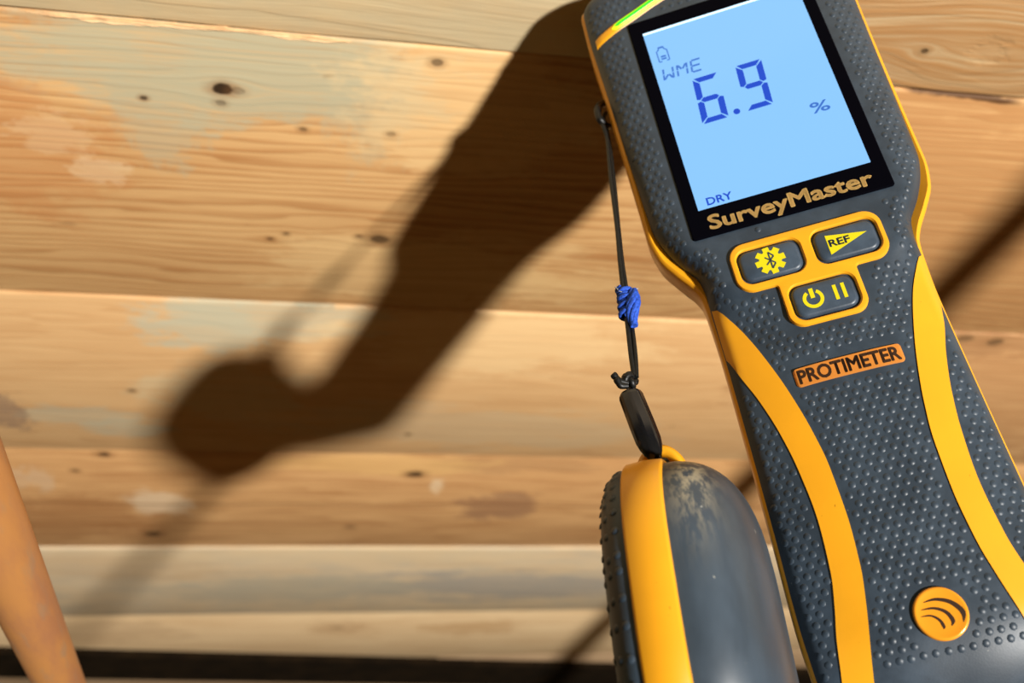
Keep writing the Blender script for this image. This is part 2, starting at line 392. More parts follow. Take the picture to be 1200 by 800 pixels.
def height(u, v):                            # front surface of the rubber cover
    w = Wr(v); k = sst(-60, -40, v); u0 = 3 * (1 - k) + 25.2 * k; s = 4.6 * (1 - k) + 3.2 * k
    u0 = min(u0, w - 5); a = abs(u)
    h = -s * max(0, (a - u0) / (w - u0)) ** 2
    e = max(0, (a - (w - 2.6)) / 2.6); h -= 1.7 * min(e, 1) ** 2.2
    d = v - VB
    if d < 17: h -= 6.5 * ((17 - d) / 17) ** 2
    d = VT - v
    if d < 8: h -= 6.0 * ((8 - d) / 8) ** 2
    return h
RUB = lin(46, 58, 70)
def rubber(name, rgb, rough=0.46):
    M = Mat(name); x, y, z = M.xyz(); n = M.noise(x * 0.12, y * 0.12, z * 0.12, 5.0, 0.65); f = M.noise(x * 2.5, y * 2.5, z * 2.5, 2.0)
    sp_ = M.noise(x * 0.9, y * 0.9, z * 0.9, 1.0)
    col = M.mix(n.step(0.35, 0.75), tuple(c * 0.82 for c in rgb), tuple(c * 1.3 for c in rgb))
    col = M.mix(sp_.step(0.79, 0.83) * 0.5, col, lin(150, 150, 145))
    M.set(Base_Color=col, Roughness=(n * 0.2 + (rough - 0.1)), Specular_IOR_Level=0.45); M.bump(f, 0.12, 0.0001); return M.m
M_rub = rubber('slate_rubber', RUB)
def yellow(name, rgb):
    M = Mat(name); x, y, z = M.xyz(); n = M.noise(x * 0.08, y * 0.08, z * 0.08, 4.0); sp_ = M.noise(x * 0.7, y * 0.7, z * 0.7, 1.0)
    col = M.mix(n.step(0.35, 0.7), tuple(c * 0.94 for c in rgb), rgb); col = M.mix(sp_.step(0.785, 0.82) * 0.6, col, lin(120, 70, 10))
    M.set(Base_Color=col, Roughness=0.38, Specular_IOR_Level=0.45); return M.m
M_yel = yellow('amber_plastic', (0.84, 0.37, 0.012))
M_back = plain('dark_back_plastic', lin(45, 50, 56), 0.55).m

vs = []
v = VB
while v < VT:
    vs.append(v); d = min(v - VB, VT - v)
    v += 0.25 if d < 1 else (0.8 if d < 14 else 1.4)
vs.append(VT)
# rubber cover, as one skin with its rim turned down
nu = 49; V = []; Fc = []
ts = [math.sin(math.pi / 2 * (2 * k / (nu - 1) - 1)) for k in range(nu)]
for v in vs:
    w = max(Wr(v), 0.5); hE = height(w, v)
    row = [(-w, v, hE - 3.0)] + [(t * w, v, height(t * w, v)) for t in ts] + [(w, v, hE - 3.0)]
    V += row
m_ = nu + 2
for i in range(len(vs) - 1):
    for k in range(m_ - 1): Fc.append((i * m_ + k, i * m_ + k + 1, (i + 1) * m_ + k + 1, (i + 1) * m_ + k))
for i in (0, len(vs) - 1): # close the two ends
    k0 = len(V); V += [(V[i * m_ + k][0], V[i * m_ + k][1], V[i * m_ + k][2] - (0 if k in (0, m_ - 1) else 3.0)) for k in range(m_)]
    for k in range(m_ - 1): Fc.append((i * m_ + k, i * m_ + k + 1, k0 + k + 1, k0 + k))
mesh_obj('grip_cover', V, Fc, M_rub, meter, angle=60)
# amber side band and dark back shell
def outline(fn, sc=1.0, dy=0.0): return [(fn(v) * sc, v) for v in vs] + [(-fn(v) * sc, v) for v in reversed(vs)]
def rings(levels):
    n = len(levels[0]); V = [p for r in levels for p in r]; Fc = []
    for r in range(len(levels) - 1):
        for k in range(n): Fc.append((r * n + k, r * n + (k + 1) % n, (r + 1) * n + (k + 1) % n, (r + 1) * n + k))
    return V, Fc
def lev(fn, ins, nfun):
    P = outline(fn)
    if ins: P = inset(P, ins)
    return [(p[0], p[1], nfun(q[0], q[1])) for p, q in zip(P, outline(fn))]
def hedge(u, v): return height(Wr(v), v)
def front_n(u, v): return hedge(u, v) - 0.35
LB = -14.0
V, Fc = rings([lev(Wc, 2.6, lambda u, v: front_n(u, v) - 1.0), lev(Wc, 0.9, front_n), lev(Wc, 0.25, lambda u, v: front_n(u, v) - 0.35), lev(Wc, 0.0, lambda u, v: front_n(u, v) - 1.2),
               lev(Wc, 0.0, lambda u, v: LB + 0.5), lev(Wc, 0.5, lambda u, v: LB)])
mesh_obj('side_band', V, Fc, M_yel, meter, angle=50)
V, Fc = rings([lev(Wc, 0.9, lambda u, v: LB + 0.6), lev(Wc, 0.9, lambda u, v: LB - 1), lev(Wc, 1.6, lambda u, v: LB - 5), lev(Wc, 3.2, lambda u, v: LB - 8.5), lev(Wc, 6.5, lambda u, v: LB - 10.8), lev(Wc, 9.0, lambda u, v: LB - 11.3)])
n_ = len(lev(Wc, 0, lambda u, v: 0)); half_n = len(vs)
k0 = len(V) - n_
for i in range(half_n - 1): Fc.append((k0 + i, k0 + i + 1, k0 + n_ - 2 - i, k0 + n_ - 1 - i))
mesh_obj('back_shell', V, Fc, M_back, meter, angle=50)

# yellow grip stripes (mirrored)
si = [(24.6, -50.0), (23.8, -50.5), (22.0, -53.3), (19.2, -58.8), (16.3, -67), (14.0, -75.2), (11.9, -85.5), (10.9, -94), (10.7, -104), (11.4, -115), (12.6, -122), (14.8, -132), (16.6, -142.0)]
so = [(24.6, -62.6), (24.2, -63.6), (22.8, -68.5), (20.6, -75), (18.4, -84), (17.1, -93), (16.5, -103), (17.3, -115), (18.7, -122), (20.2, -128), (21.2, -134), (21.8, -138), (22.2, -142.0)]
def resample(P, n):
    xs = [0]
    for a, b in zip(P, P[1:]): xs.append(xs[-1] + math.dist(a, b))
    fx = smooth_interp(xs, [p[0] for p in P]); fy = smooth_interp(xs, [p[1] for p in P])
    return [(fx(xs[-1] * k / (n - 1)), fy(xs[-1] * k / (n - 1))) for k in range(n)]
I = resample(si, 60); O = resample(so, 60)
for sg in (-1, 1):
    V = []; Fc = []; kk = 9
    for a, b in zip(I, O):
        row = []
        for j in range(kk):
            t = j / (kk - 1); u = a[0] + (b[0] - a[0]) * t; vv = a[1] + (b[1] - a[1]) * t
            row.append((u * sg, vv, height(u, vv) + 0.30))
        first = (row[0][0], row[0][1], row[0][2] - 0.7); last = (row[-1][0], row[-1][1], row[-1][2] - 0.7)
        V += [first] + row + [last]
    q = kk + 2
    for i in range(len(I) - 1):
        for k in range(q - 1): Fc.append((i * q + k, i * q + k + 1, (i + 1) * q + k + 1, (i + 1) * q + k))
    tag(mesh_obj('grip_stripe', V, Fc, M_yel, meter, angle=50), 'left curved yellow stripe on the handle' if sg < 0 else 'right curved yellow stripe on the handle')
# raised dimples of the grip
fi = smooth_interp([-p[1] for p in si], [p[0] for p in si]); fo = smooth_interp([-p[1] for p in so], [p[0] for p in so])
_ll = smooth_interp([0, 8, 15, 21.5, 28, 31, 34], [44.0, 43.2, 41.0, 38.3, 35.8, 34.9, 34.2])
def led_low(u): return _ll(abs(u))
def free(u, v):
    a = abs(u)
    if a > Wr(v) - 1.1: return False
    if -25.5 < u < 25.2 and -34.6 < v < 38.3: return False
    if led_low(u) - 1.2 < v < led_low(u) + 5: return False
    if -20 < u < 20 and -51.6 < v < -35: return False
    if -11.2 < u < 11 and -63.4 < v < -50: return False
    if -13.2 < u < 13.2 and -77 < v < -69.6: return False
    if math.hypot(u, v + 127.2) < 6.6: return False
    if v < -134.5: return False
    if v < -49 and fi(-v) - 0.9 < a < fo(-v) + 0.9 and a < 26 and (v > -139): return False
    if v < -49.5 and v > -63 and a > fi(-v) - 0.9: return False
    if v > 49: return False
    return True
db = MB(); pu, pv = 2.35, 1.95; r0 = 0.86; hh = 0.25; j = 0; v = -134.0
while v < 50:
    u = -36 + (pu / 2 if j % 2 else 0)
    while u < 36:
        uu = u + random.uniform(-.08, .08); vv = v + random.uniform(-.08, .08)
        if free(uu, vv):
            P = []; Q = []
            for (rr, zz) in ((1.0, -0.05), (0.74, 0.11), (0.40, 0.21)):
                for k in range(8):
                    a = math.pi / 4 * k; x = uu + r0 * rr * math.cos(a); y = vv + r0 * rr * math.sin(a); P.append((x, y, height(x, y) + zz))
            P.append((uu, vv, height(uu, vv) + hh))
            for r_ in range(2):
                for k in range(8): Q.append((r_ * 8 + k, r_ * 8 + (k + 1) % 8, (r_ + 1) * 8 + (k + 1) % 8, (r_ + 1) * 8 + k))
            for k in range(8): Q.append((16 + k, 16 + (k + 1) % 8, 24))
            db.add(P, Q)
        u += pu
    v += pv; j += 1
o = db.build('grip_dimples', M_rub, meter, angle=80); o['kind'] = 'stuff'

# indicator band across the head, green light let into it
M_led = plain('green_light', (0.02, 0.5, 0.02), 0.3, emit=(0.0, 1.0, 0.0), es=1.05)
M_lime = plain('lime_glow', (0.6, 0.6, 0.02), 0.35, emit=(0.72, 0.9, 0.0), es=0.6)  # lime fringe: glow round the green light, painted as emission
def arc_strip(name, mat, u_lim, lo_, hi_, up, parent):
    V = []; Fc = []; n = 60; kk = 7
    for i in range(n + 1):
        u = -u_lim + 2 * u_lim * i / n; base = led_low(u); sl = 0
        e = 1.0
        if u_lim < 30: q = (u_lim - abs(u)); e = math.sqrt(max(0.02, min(1, 1 - (1 - min(1, q / 1.2)) ** 2)))
        mid = (lo_ + hi_) / 2; hw = (hi_ - lo_) / 2 * e
        for k in range(kk):
            t = k / (kk - 1); vv = base + mid + hw * (2 * t - 1); dome = up * (1 - (2 * t - 1) ** 4)
            V.append((u, vv, height(u, vv) + dome - (0.3 if k in (0, kk - 1) else 0)))
    for i in range(n):
        for k in range(kk - 1): Fc.append((i * kk + k, i * kk + k + 1, (i + 1) * kk + k + 1, (i + 1) * kk + k))
    return mesh_obj(name, V, Fc, mat, parent, angle=60)
lb = arc_strip('indicator_band', M_yel, 33.6, 0.0, 3.6, 0.55, meter)
arc_strip('light_rim', M_lime.m, 28.5, 0.35, 3.3, 0.72, lb)
tag(arc_strip('indicator_light', M_led.m, 27.5, 1.0, 2.8, 0.86, lb), 'glowing green light bar')

# ---------------- screen
M_bez = plain('black_window', (0.0015, 0.0015, 0.003), 0.3, 0.01).m
def lcdmat():
    M = Mat('backlit_screen')
    M.set(Base_Color=(0.012, 0.025, 0.04), Roughness=0.18, Specular_IOR_Level=0.4, Emission_Color=lin(134, 197, 255), Emission_Strength=1.0); return M.m
M_lcd = lcdmat()
M_seg = plain('blue_segment', (0.0, 0.004, 0.05), 0.4, 0.2, emit=(0.012, 0.075, 0.60), es=0.95).m
M_segf = plain('faint_blue_segment', (0.01, 0.03, 0.1), 0.4, 0.2, emit=(0.05, 0.17, 0.56), es=0.95).m
bz = MB(); bz.prism(rrect(-24.3, 23.8, -33.2, 37.0, 0.7), -2.0, 0.55, 0.25)
bezel = bz.build('screen_bezel', M_bez, meter, angle=25)
lc = MB(); lc.prism(rrect(-21.0, 20.6, -25.6, 32.2, 0.15, 2), 0.3, 0.62)
lcd = lc.build('lcd_screen', M_lcd, bezel, smooth=False)
lp = MB(); lp.prism([(-21.0, 31.55), (20.6, 31.55), (20.6, 32.2), (-21.0, 32.2)], 0.55, 0.66)
lp.build('screen_edge', plain('pale_screen_edge', lin(190, 220, 235), 0.3, emit=lin(160, 210, 250), es=1.0).m, bezel, smooth=False)
ZS = (0.5, 0.70)
def flat(name, polys, mat, parent, z0, z1):
    m = MB()
    for p in polys: m.prism(p, z0, z1)
    return m.build(name, mat, parent, smooth=False)
def slant(polys, ox, oy, k=0.075): return [[(x + ox + y * k, y + oy) for x, y in p] for p in polys]
def digit(chars, w, h, t, g=0.28):
    H = h / 2; tv = t * 1.12; S7 = {
        'a': [(g + .1, h), (w - g - .1, h), (w - t - g * .4, h - t), (t + g * .4, h - t)],
        'd': [(g + .1, 0), (w - g - .1, 0), (w - t - g * .4, t), (t + g * .4, t)],
        'g': [(t * .5 + g, H), (t + g, H + t / 2), (w - t - g, H + t / 2), (w - t * .5 - g, H), (w - t - g, H - t / 2), (t + g, H - t / 2)],
        'f': [(0, h - g - .1), (tv, h - tv - g), (tv, H + t / 2 + g), (tv * .5, H + g), (0, H + g + .3)],
        'b': [(w, h - g - .1), (w - tv, h - tv - g), (w - tv, H + t / 2 + g), (w - tv * .5, H + g), (w, H + g + .3)],
        'e': [(0, g + .1), (tv, tv + g), (tv, H - t / 2 - g), (tv * .5, H - g), (0, H - g - .3)],
        'c': [(w, g + .1), (w - tv, tv + g), (w - tv, H - t / 2 - g), (w - tv * .5, H - g), (w, H - g - .3)]}
    return [S7[c] for c in chars]
six = digit('afgecd', 6.7, 14.4, 1.45); nine = digit('afbgcd', 6.7, 14.4, 1.45)
nine[-1] = [(x, y) for x, y in nine[-1]]
for p in slant(six, -13.55, -1.6): flat('digit_segment', [p], M_seg, bezel, *ZS)
for p in slant(nine, -2.25, -1.6): flat('digit_segment', [p], M_seg, bezel, *ZS)
flat('decimal_point', [circle(-4.55, -0.75, 0.85, 16)], M_seg, bezel, *ZS)
def line(a, b, w):
    a = Vector(a); b = Vector(b); d = (b - a).normalized(); n = Vector((-d.y, d.x)) * (w / 2)
    return [tuple(a + n), tuple(a - n), tuple(b - n), tuple(b + n)]
# battery outline with two bars of charge
bx_, by_ = -19.0, 21.2
bat = [line((0, .2), (0, 3.6), .32), line((0, 3.6), (.7, 4.3), .32), line((.7, 4.3), (.7, 4.9), .3), line((.6, 4.85), (2.1, 4.85), .55), line((2.05, 4.9), (2.05, 4.3), .3), line((2.05, 4.3), (2.75, 3.6), .32), line((2.75, 3.6), (2.75, .2), .32),
       line((0, .15), (.75, .15), .3), line((2.0, .15), (2.75, .15), .3), line((.7, .95), (2.1, .95), .5), line((.7, 1.75), (2.1, 1.75), .5)]
flat('battery_symbol', [[(x + bx_, y + by_) for x, y in p] for p in bat], M_segf, bezel, *ZS)
# WME in thin starburst segments
def seg_letters(strokes, ox, oy, w): return slant([line(a, b, w) for a, b in strokes], ox, oy, 0.12)
Wl = [((0, .1), (0, 1.75)), ((0, 2.05), (0, 3.6)), ((.25, .3), (1.15, 1.6)), ((2.5, .1), (2.5, 1.75)), ((2.5, 2.05), (2.5, 3.6)), ((2.25, .3), (1.4, 1.6))]
Ml = [((0, .1), (0, 1.75)), ((0, 2.05), (0, 3.6)), ((.25, 3.4), (1.1, 2.1)), ((2.5, .1), (2.5, 1.75)), ((2.5, 2.05), (2.5, 3.6)), ((2.25, 3.4), (1.4, 2.1))]
El = [((0, .1), (0, 1.75)), ((0, 2.05), (0, 3.6)), ((.2, 3.7), (2.4, 3.7)), ((.2, 1.9), (2.2, 1.9)), ((.2, 0), (2.4, 0))]
flat('mode_letters', seg_letters(Wl, -19.2, 15.1, .50) + seg_letters(Ml, -15.5, 15.1, .50) + seg_letters(El, -11.8, 15.1, .50), M_segf, bezel, *ZS)

def lettering(name, body, u0, u1, v0, v1, mat, parent, z, bold=0.0, depth=0.12, hfun=None):
    cu = bpy.data.curves.new(name, 'FONT'); cu.body = body; cu.size = 1.0; cu.resolution_u = 3; cu.fill_mode = 'FRONT'
    tmp = bpy.data.objects.new(name, cu); COL.objects.link(tmp)
    dg = bpy.context.evaluated_depsgraph_get(); me = bpy.data.meshes.new_from_object(tmp.evaluated_get(dg))
    bpy.data.objects.remove(tmp); bpy.data.curves.remove(cu)
    # letters without tails define the height box
    xs = [q.co.x for q in me.vertices]; cap = 0.729
    bx0, bx1 = min(xs) - bold, max(xs) + bold
    bm = bmesh.new()
    offs = [(0, 0)] if not bold else [(0, 0)] + [(bold * math.cos(k * math.pi / 4), bold * math.sin(k * math.pi / 4)) for k in range(8)]
    for ox, oy in offs:
        k0 = len(bm.verts); bm.from_mesh(me); bm.verts.ensure_lookup_table()
        for q in bm.verts[k0:]: q.co.x += ox; q.co.y += oy
    r = bmesh.ops.extrude_face_region(bm, geom=list(bm.faces))
    for q in [g for g in r['geom'] if isinstance(g, bmesh.types.BMVert)]: q.co.z += 1.0
    for q in bm.verts:
        u = u0 + (q.co.x - bx0) / (bx1 - bx0) * (u1 - u0); vv = v0 + (q.co.y + bold) / (cap + 2 * bold) * (v1 - v0)
        top = q.co.z > 0.5; base = hfun(u, vv) if hfun else 0.0
        q.co = Vector((u, vv, base + z + (depth if top else -0.15))) * MM
    bmesh.ops.recalc_face_normals(bm, faces=bm.faces)
    bm.to_mesh(me); bm.free(); me.name = name
    me.materials.clear(); me.materials.append(mat)
    o = bpy.data.objects.new(name, me); COL.objects.link(o); o.parent = parent; return o
M_gold = plain('pale_gold_print', lin(214, 176, 106), 0.45, 0.4).m
lettering('status_lettering', 'DRY', -18.5, -12.2, -24.9, -22.6, M_seg, bezel, 0.62, 0.02, 0.05)
lettering('percent_sign', '%', 12.3, 16.9, -8.0, -4.6, M_segf, bezel, 0.62, 0.014, 0.05)
lettering('title_lettering', 'SurveyMaster', -19.6, 19.6, -31.6, -27.3, M_gold, bezel, 0.55, 0.026, 0.03)

# ---------------- buttons
def surround_poly():
    big = (-17.6, 17.6, -50.4, -37.6, 3.9); low = (-8.9, 8.9, -61.9, -48.0, 3.4)
    P = []
    def arc(cx, cy, r, a0, a1, n=7):
        for k in range(n + 1):
            a = math.radians(a0 + (a1 - a0) * k / n); P.append((cx + r * math.cos(a), cy + r * math.sin(a)))
    u0, u1, v0, v1, r = big; l0, l1, w0, w1, q = low
    arc(u1 - r, v1 - r, r, 0, 90); arc(u0 + r, v1 - r, r, 90, 180); arc(u0 + r, v0 + r, r, 180, 270)
    arc(l0 - 0.8, v0 - 0.8, 0.8, 90, 0, 3); arc(l0 + q, w0 + q, q, 180, 270); arc(l1 - q, w0 + q, q, 270, 360)
    arc(l1 + 0.8, v0 - 0.8, 0.8, 180, 90, 3); arc(u1 - r, v0 + r, r, 270, 360)
    return P
holes = [(-8.75, -43.95), (8.75, -43.95), (0.0, -56.1)]; BW, BH = 7.3, 4.35
bm = bmesh.new()
def loop3(poly, z): return [bm.verts.new(Vector((u, v, z)) * MM) for u, v in poly]
ztop = 0.95
outer = surround_poly()
r0_ = loop3(outer, -2.5); r1_ = loop3(outer, ztop - 0.4); r2_ = loop3(inset(outer, 0.18), ztop - 0.1); r3_ = loop3(inset(outer, 0.5), ztop)
for a, b in ((r0_, r1_), (r1_, r2_), (r2_, r3_)):
    for k in range(len(a)): bm.faces.new((a[k], a[(k + 1) % len(a)], b[(k + 1) % len(a)], b[k]))
ed = []
for k in range(len(r3_)): ed.append(bm.edges.get((r3_[k], r3_[(k + 1) % len(r3_)])))
for (cx, cy) in holes:
    P = rrect(cx - BW - .15, cx + BW + .15, cy - BH - .15, cy + BH + .15, 2.6)
    a = loop3(inset(P, -0.35), ztop); b = loop3(P, ztop - 0.45); d = loop3(P, -2.5)
    for q, w_ in ((a, b), (b, d)):
        for k in range(len(q)): bm.faces.new((q[k], q[(k + 1) % len(q)], w_[(k + 1) % len(q)], w_[k]))
    for k in range(len(a)): ed.append(bm.edges.get((a[k], a[(k + 1) % len(a)])))
bmesh.ops.triangle_fill(bm, use_beauty=True, use_dissolve=False, edges=ed)
bmesh.ops.recalc_face_normals(bm, faces=bm.faces)
me = bpy.data.meshes.new('button_surround'); bm.to_mesh(me); bm.free(); me.materials.append(M_yel)
me.polygons.foreach_set('use_smooth', [True] * len(me.polygons)); me.set_sharp_from_angle(angle=math.radians(35))
o = bpy.data.objects.new('button_surround', me); COL.objects.link(o); o.parent = meter
M_btn = rubber('button_rubber', lin(56, 69, 83), 0.4)
M_well = plain('black_gap', (0.004, 0.004, 0.004), 0.8, 0.1).m
w_ = MB(); w_.prism(rrect(-16.6, 16.6, -49, -39, 3), -2.4, -0.75); w_.prism(rrect(-7.8, 7.8, -60.9, -49.5, 3), -2.4, -0.75)
w_.build('button_well', M_well, meter, smooth=False)
M_ico = plain('lemon_print', lin(214, 200, 18), 0.5, 0.3).m
M_icod = plain('slate_print', lin(52, 62, 72), 0.5, 0.3).m
ZB = 1.05
btns = []
for (cx, cy), lb_ in zip(holes, ('button with cogwheel symbol', 'button with pointed reference flag', 'button with power and pause symbols')):
    m = MB(); m.prism(rrect(cx - BW + .3, cx + BW - .3, cy - BH + .3, cy + BH - .3, 2.3), -1.5, ZB, 0.75)
    b = m.build('button', M_btn, meter, angle=60); b['label'] = lb_; btns.append(b)
# cogwheel and rune
cx, cy = holes[0]; g = []
ga = math.radians(6)
for k in range(8):
    a0 = ga + 2 * math.pi * k / 8; 
    for da, r in ((-0.30, 2.55), (-0.21, 3.55), (0.21, 3.55), (0.30, 2.55)): g.append((cx + r * math.cos(a0 + da), cy + r * math.sin(a0 + da)))
flat('cogwheel_symbol', [g], M_ico, btns[0], ZB - .2, ZB + .08)
R_ = [((-1.05, 1.0), (1.0, -0.95)), ((1.0, -0.95), (0, -2.15)), ((0, -2.15), (0, 2.15)), ((0, 2.15), (1.0, 0.95)), ((1.0, 0.95), (-1.05, -1.0))]
flat('link_symbol', [line((a[0] + cx, a[1] + cy), (b[0] + cx, b[1] + cy), 0.36) for a, b in R_], M_icod, btns[0], ZB, ZB + .14)
cx, cy = holes[1]
flat('flag_symbol', [[(cx - 4.2, cy + 2.35), (cx - 4.2, cy - 2.75), (cx + 4.9, cy + 0.75)]], M_ico, btns[1], ZB - .2, ZB + .08)
lettering('flag_lettering', 'REF', cx - 3.9, cx + 0.9, cy - 0.85, cy + 1.15, M_icod, btns[1], ZB + .05, 0.03, 0.06)
cx, cy = holes[2]
ring = []; ri, ro_ = 1.55, 2.35; n = 28; a0, a1 = math.radians(90 + 32), math.radians(90 + 360 - 32)
px_, py_ = cx - 2.55, cy - 0.05
for k in range(n):
    q0 = a0 + (a1 - a0) * k / n; q1 = a0 + (a1 - a0) * (k + 1) / n
    ring.append([(px_ + r * math.cos(q), py_ + r * math.sin(q)) for r, q in ((ri, q0), (ro_, q0), (ro_, q1), (ri, q1))])
ring.append(line((px_, py_ + 0.2), (px_, py_ + 2.6), 0.95))
flat('power_symbol', ring, M_ico, btns[2], ZB - .2, ZB + .08)
flat('pause_symbol', [line((cx + 2.55, cy - 1.75), (cx + 2.55, cy + 1.95), 0.8), line((cx + 4.4, cy - 1.75), (cx + 4.4, cy + 1.95), 0.8)], M_ico, btns[2], ZB - .2, ZB + .08)

# ---------------- nameplate and round emblem
M_plate = plain('copper_orange_plate', (0.72, 0.26, 0.045), 0.30, 0.5, metal=0.25).m
M_pprint = plain('dark_brown_print', (0.035, 0.014, 0.006), 0.4).m
V = []; Fc = []; npu = 40; yc = -73.15; uc = -0.1; hw_, hv_, rc = 11.8, 2.2, 0.9
for k in range(npu + 1):
    t = -math.cos(math.pi * k / npu); u = uc + hw_ * t; e = hw_ - abs(u - uc)
    hv = hv_ - (rc - math.sqrt(max(0, rc * rc - (rc - e) ** 2)) if e < rc else 0)
    b = height(u, yc); edge = min(1.0, e / 0.35)
    for (yy, zz) in ((-hv, -1.2), (-hv, 0.15), (-hv * 0.93, 0.15 + 0.35 * edge), (0, 0.15 + 0.38 * edge), (hv * 0.93, 0.15 + 0.35 * edge), (hv, 0.15), (hv, -1.2)): V.append((u, yc + yy, b + zz))
for k in range(npu):
    for q in range(6): Fc.append((k * 7 + q, k * 7 + q + 1, (k + 1) * 7 + q + 1, (k + 1) * 7 + q))
plate = mesh_obj('nameplate', V, Fc, M_plate, meter, angle=50)
lettering('nameplate_lettering', 'PROTIMETER', -11.2, 11.0, -74.85, -71.35, M_pprint, plate, 0.50, 0.036, 0.05, lambda u, v: height(u, -73.15))
cx, cy, R0 = 0.0, -127.2, 5.1
V = []; Fc = []; n = 48; prof = [(1.0, -1.5), (1.0, 0.35), (0.985, 0.55), (0.95, 0.72), (0.90, 0.78), (0.86, 0.70), (0.5, 0.66), (0.0, 0.66)]
hc = height(cx, cy)
for (f_, z_) in prof[:-1]:
    for k in range(n): a = 2 * math.pi * k / n; V.append((cx + R0 * f_ * math.cos(a), cy + R0 * f_ * math.sin(a), hc + z_))
for i in range(len(prof) - 2):
    for k in range(n): Fc.append((i * n + k, i * n + (k + 1) % n, (i + 1) * n + (k + 1) % n, (i + 1) * n + k))
Fc.append(tuple((len(prof) - 2) * n + k for k in range(n)))
emb = mesh_obj('round_emblem', V, Fc, plain('amber_emblem', (0.86, 0.33, 0.02), 0.22, 0.5, metal=0.1).m, meter, angle=50)
# three swooping arcs, thick at the right and tapering to the left (device axes)
rot = math.radians(15)
def swoop(pts, w0, w1):
    n = 20; xs = [k for k in range(len(pts))]; fx = smooth_interp(xs, [p[0] for p in pts]); fy = smooth_interp(xs, [p[1] for p in pts])
    C = [Vector((fx(xs[-1] * k / n), fy(xs[-1] * k / n))) for k in range(n + 1)]; out = []
    L = []; Rr = []
    for k, p in enumerate(C):
        d = (C[min(k + 1, n)] - C[max(k - 1, 0)]).normalized(); nn = Vector((-d.y, d.x)); s_ = k / n
        w = w0 + (w1 - w0) * math.sin(math.pi * min(1, s_ * 0.62 + 0.0)) if s_ < .8 else (w0 + (w1 - w0) * math.sin(math.pi * .496)) * (1 - (s_ - .8) / .2 * 0.85)
        L.append(p + nn * w / 2); Rr.append(p - nn * w / 2)
    for k in range(n): out.append([tuple(L[k]), tuple(Rr[k]), tuple(Rr[k + 1]), tuple(L[k + 1])])
    return out
def E2(X_, Y_):                               # from the emblem's close-up to device axes
    dx, dy = (X_ - 515) / 64.0, -(Y_ - 400) / 64.0
    a = rot; return (cx + dx * math.cos(a) + dy * math.sin(a), cy - dx * math.sin(a) + dy * math.cos(a))
for pts, w in (([(320, 280), (430, 240), (570, 240), (690, 290), (770, 380), (765, 490)], 1.0), ([(290, 372), (400, 347), (510, 355), (600, 405), (645, 480), (625, 545)], .8), ([(280, 455), (370, 437), (450, 455), (510, 505), (535, 560), (530, 590)], .62)):
    flat('emblem_swoop', swoop([E2(*p) for p in pts], 0.12, w), M_pprint, emb, hc + .5, hc + .72)
# two steel pins pressed into the board
M_steel = plain('steel', (0.55, 0.55, 0.56), 0.28, 0.5, metal=1.0).m
l_ = dev_mat.inverted()
for u in (-7.0, 7.0):
    a = Vector((u, VT - 2, -11)); n_dir = Vector((0, 1, 0)); pt = dev_mat @ (a * MM); dr = (dev_mat.to_3x3() @ n_dir)
    t = (CT + 0.0015 - pt.z) / dr.z / MM
    m = MB(); m.tube([a, a + n_dir * 2.5, a + n_dir * 2.6, a + n_dir * (t - 2.5), a + n_dir * t], [2.0, 2.0, 0.75, 0.7, 0.12], 14)
    m.build('measuring_pin', M_steel, meter, angle=50)

# ------------------------------------------------------------------ wrist cord
GRAV = nd
def hang(px, py, dz=0.0):                     # spot in the vertical plane the cord hangs in, seen at (px, py); metres
    yn = (py - 400) / F; k = (yn * 258 + 62.2) / (0.837 + 0.543 * yn); z = 258 - 0.543 * k + dz
    return room(ray(px, py) * z)
cord = empty('wrist_cord', Matrix.Translation(hang(706, 135)))
tag(cord, 'thin black cord with blue thread wrap and black bead, hanging from the meter side', 'cord')
C0 = hang(706, 135)
def cl(p): return (p - C0) * 1000
M_cord = plain('black_cord', (0.004, 0.0045, 0.0045), 0.45, 0.4, var=0.6, vs=2.0).m
def path(px_list, n=60, dz=0.0):
    P = [cl(hang(*p[:2], (p[2] if len(p) > 2 else 0) + dz)) for p in px_list]; xs = list(range(len(P)))
    f = [smooth_interp(xs, [q[i] for q in P]) for i in range(3)]
    return [Vector([g_(xs[-1] * k / n) for g_ in f]) for k in range(n + 1)]
def strand(pts, r=0.55, tw=0.0):
    m = MB(); m.tube(pts, r, 8); return m.build('cord_strand', M_cord, cord, angle=80)
strand(path([(708, 122, 6), (703, 127, 1), (702, 136, -1), (707, 148, -1), (712, 165), (716, 210), (723, 265), (727, 310), (731, 345), (736, 385), (740, 420), (743, 440)], 90), 0.62)
strand(path([(710, 132, 6), (708, 140, 1.5), (711, 152, 1), (715, 172, .8), (720, 215, .8), (725, 268, .5), (730, 312, .5), (735, 345, .5), (741, 385, .5), (745, 420), (746, 442)], 90), 0.55)
# small black lug loop where it leaves the case
m = MB(); m.tube(path([(708, 121, 4), (702, 124, 0), (700, 131, -2), (703, 140, -2), (709, 146, 0), (713, 148, 4)], 30), 1.0, 8); m.build('cord_lug', M_cord, cord, angle=80)
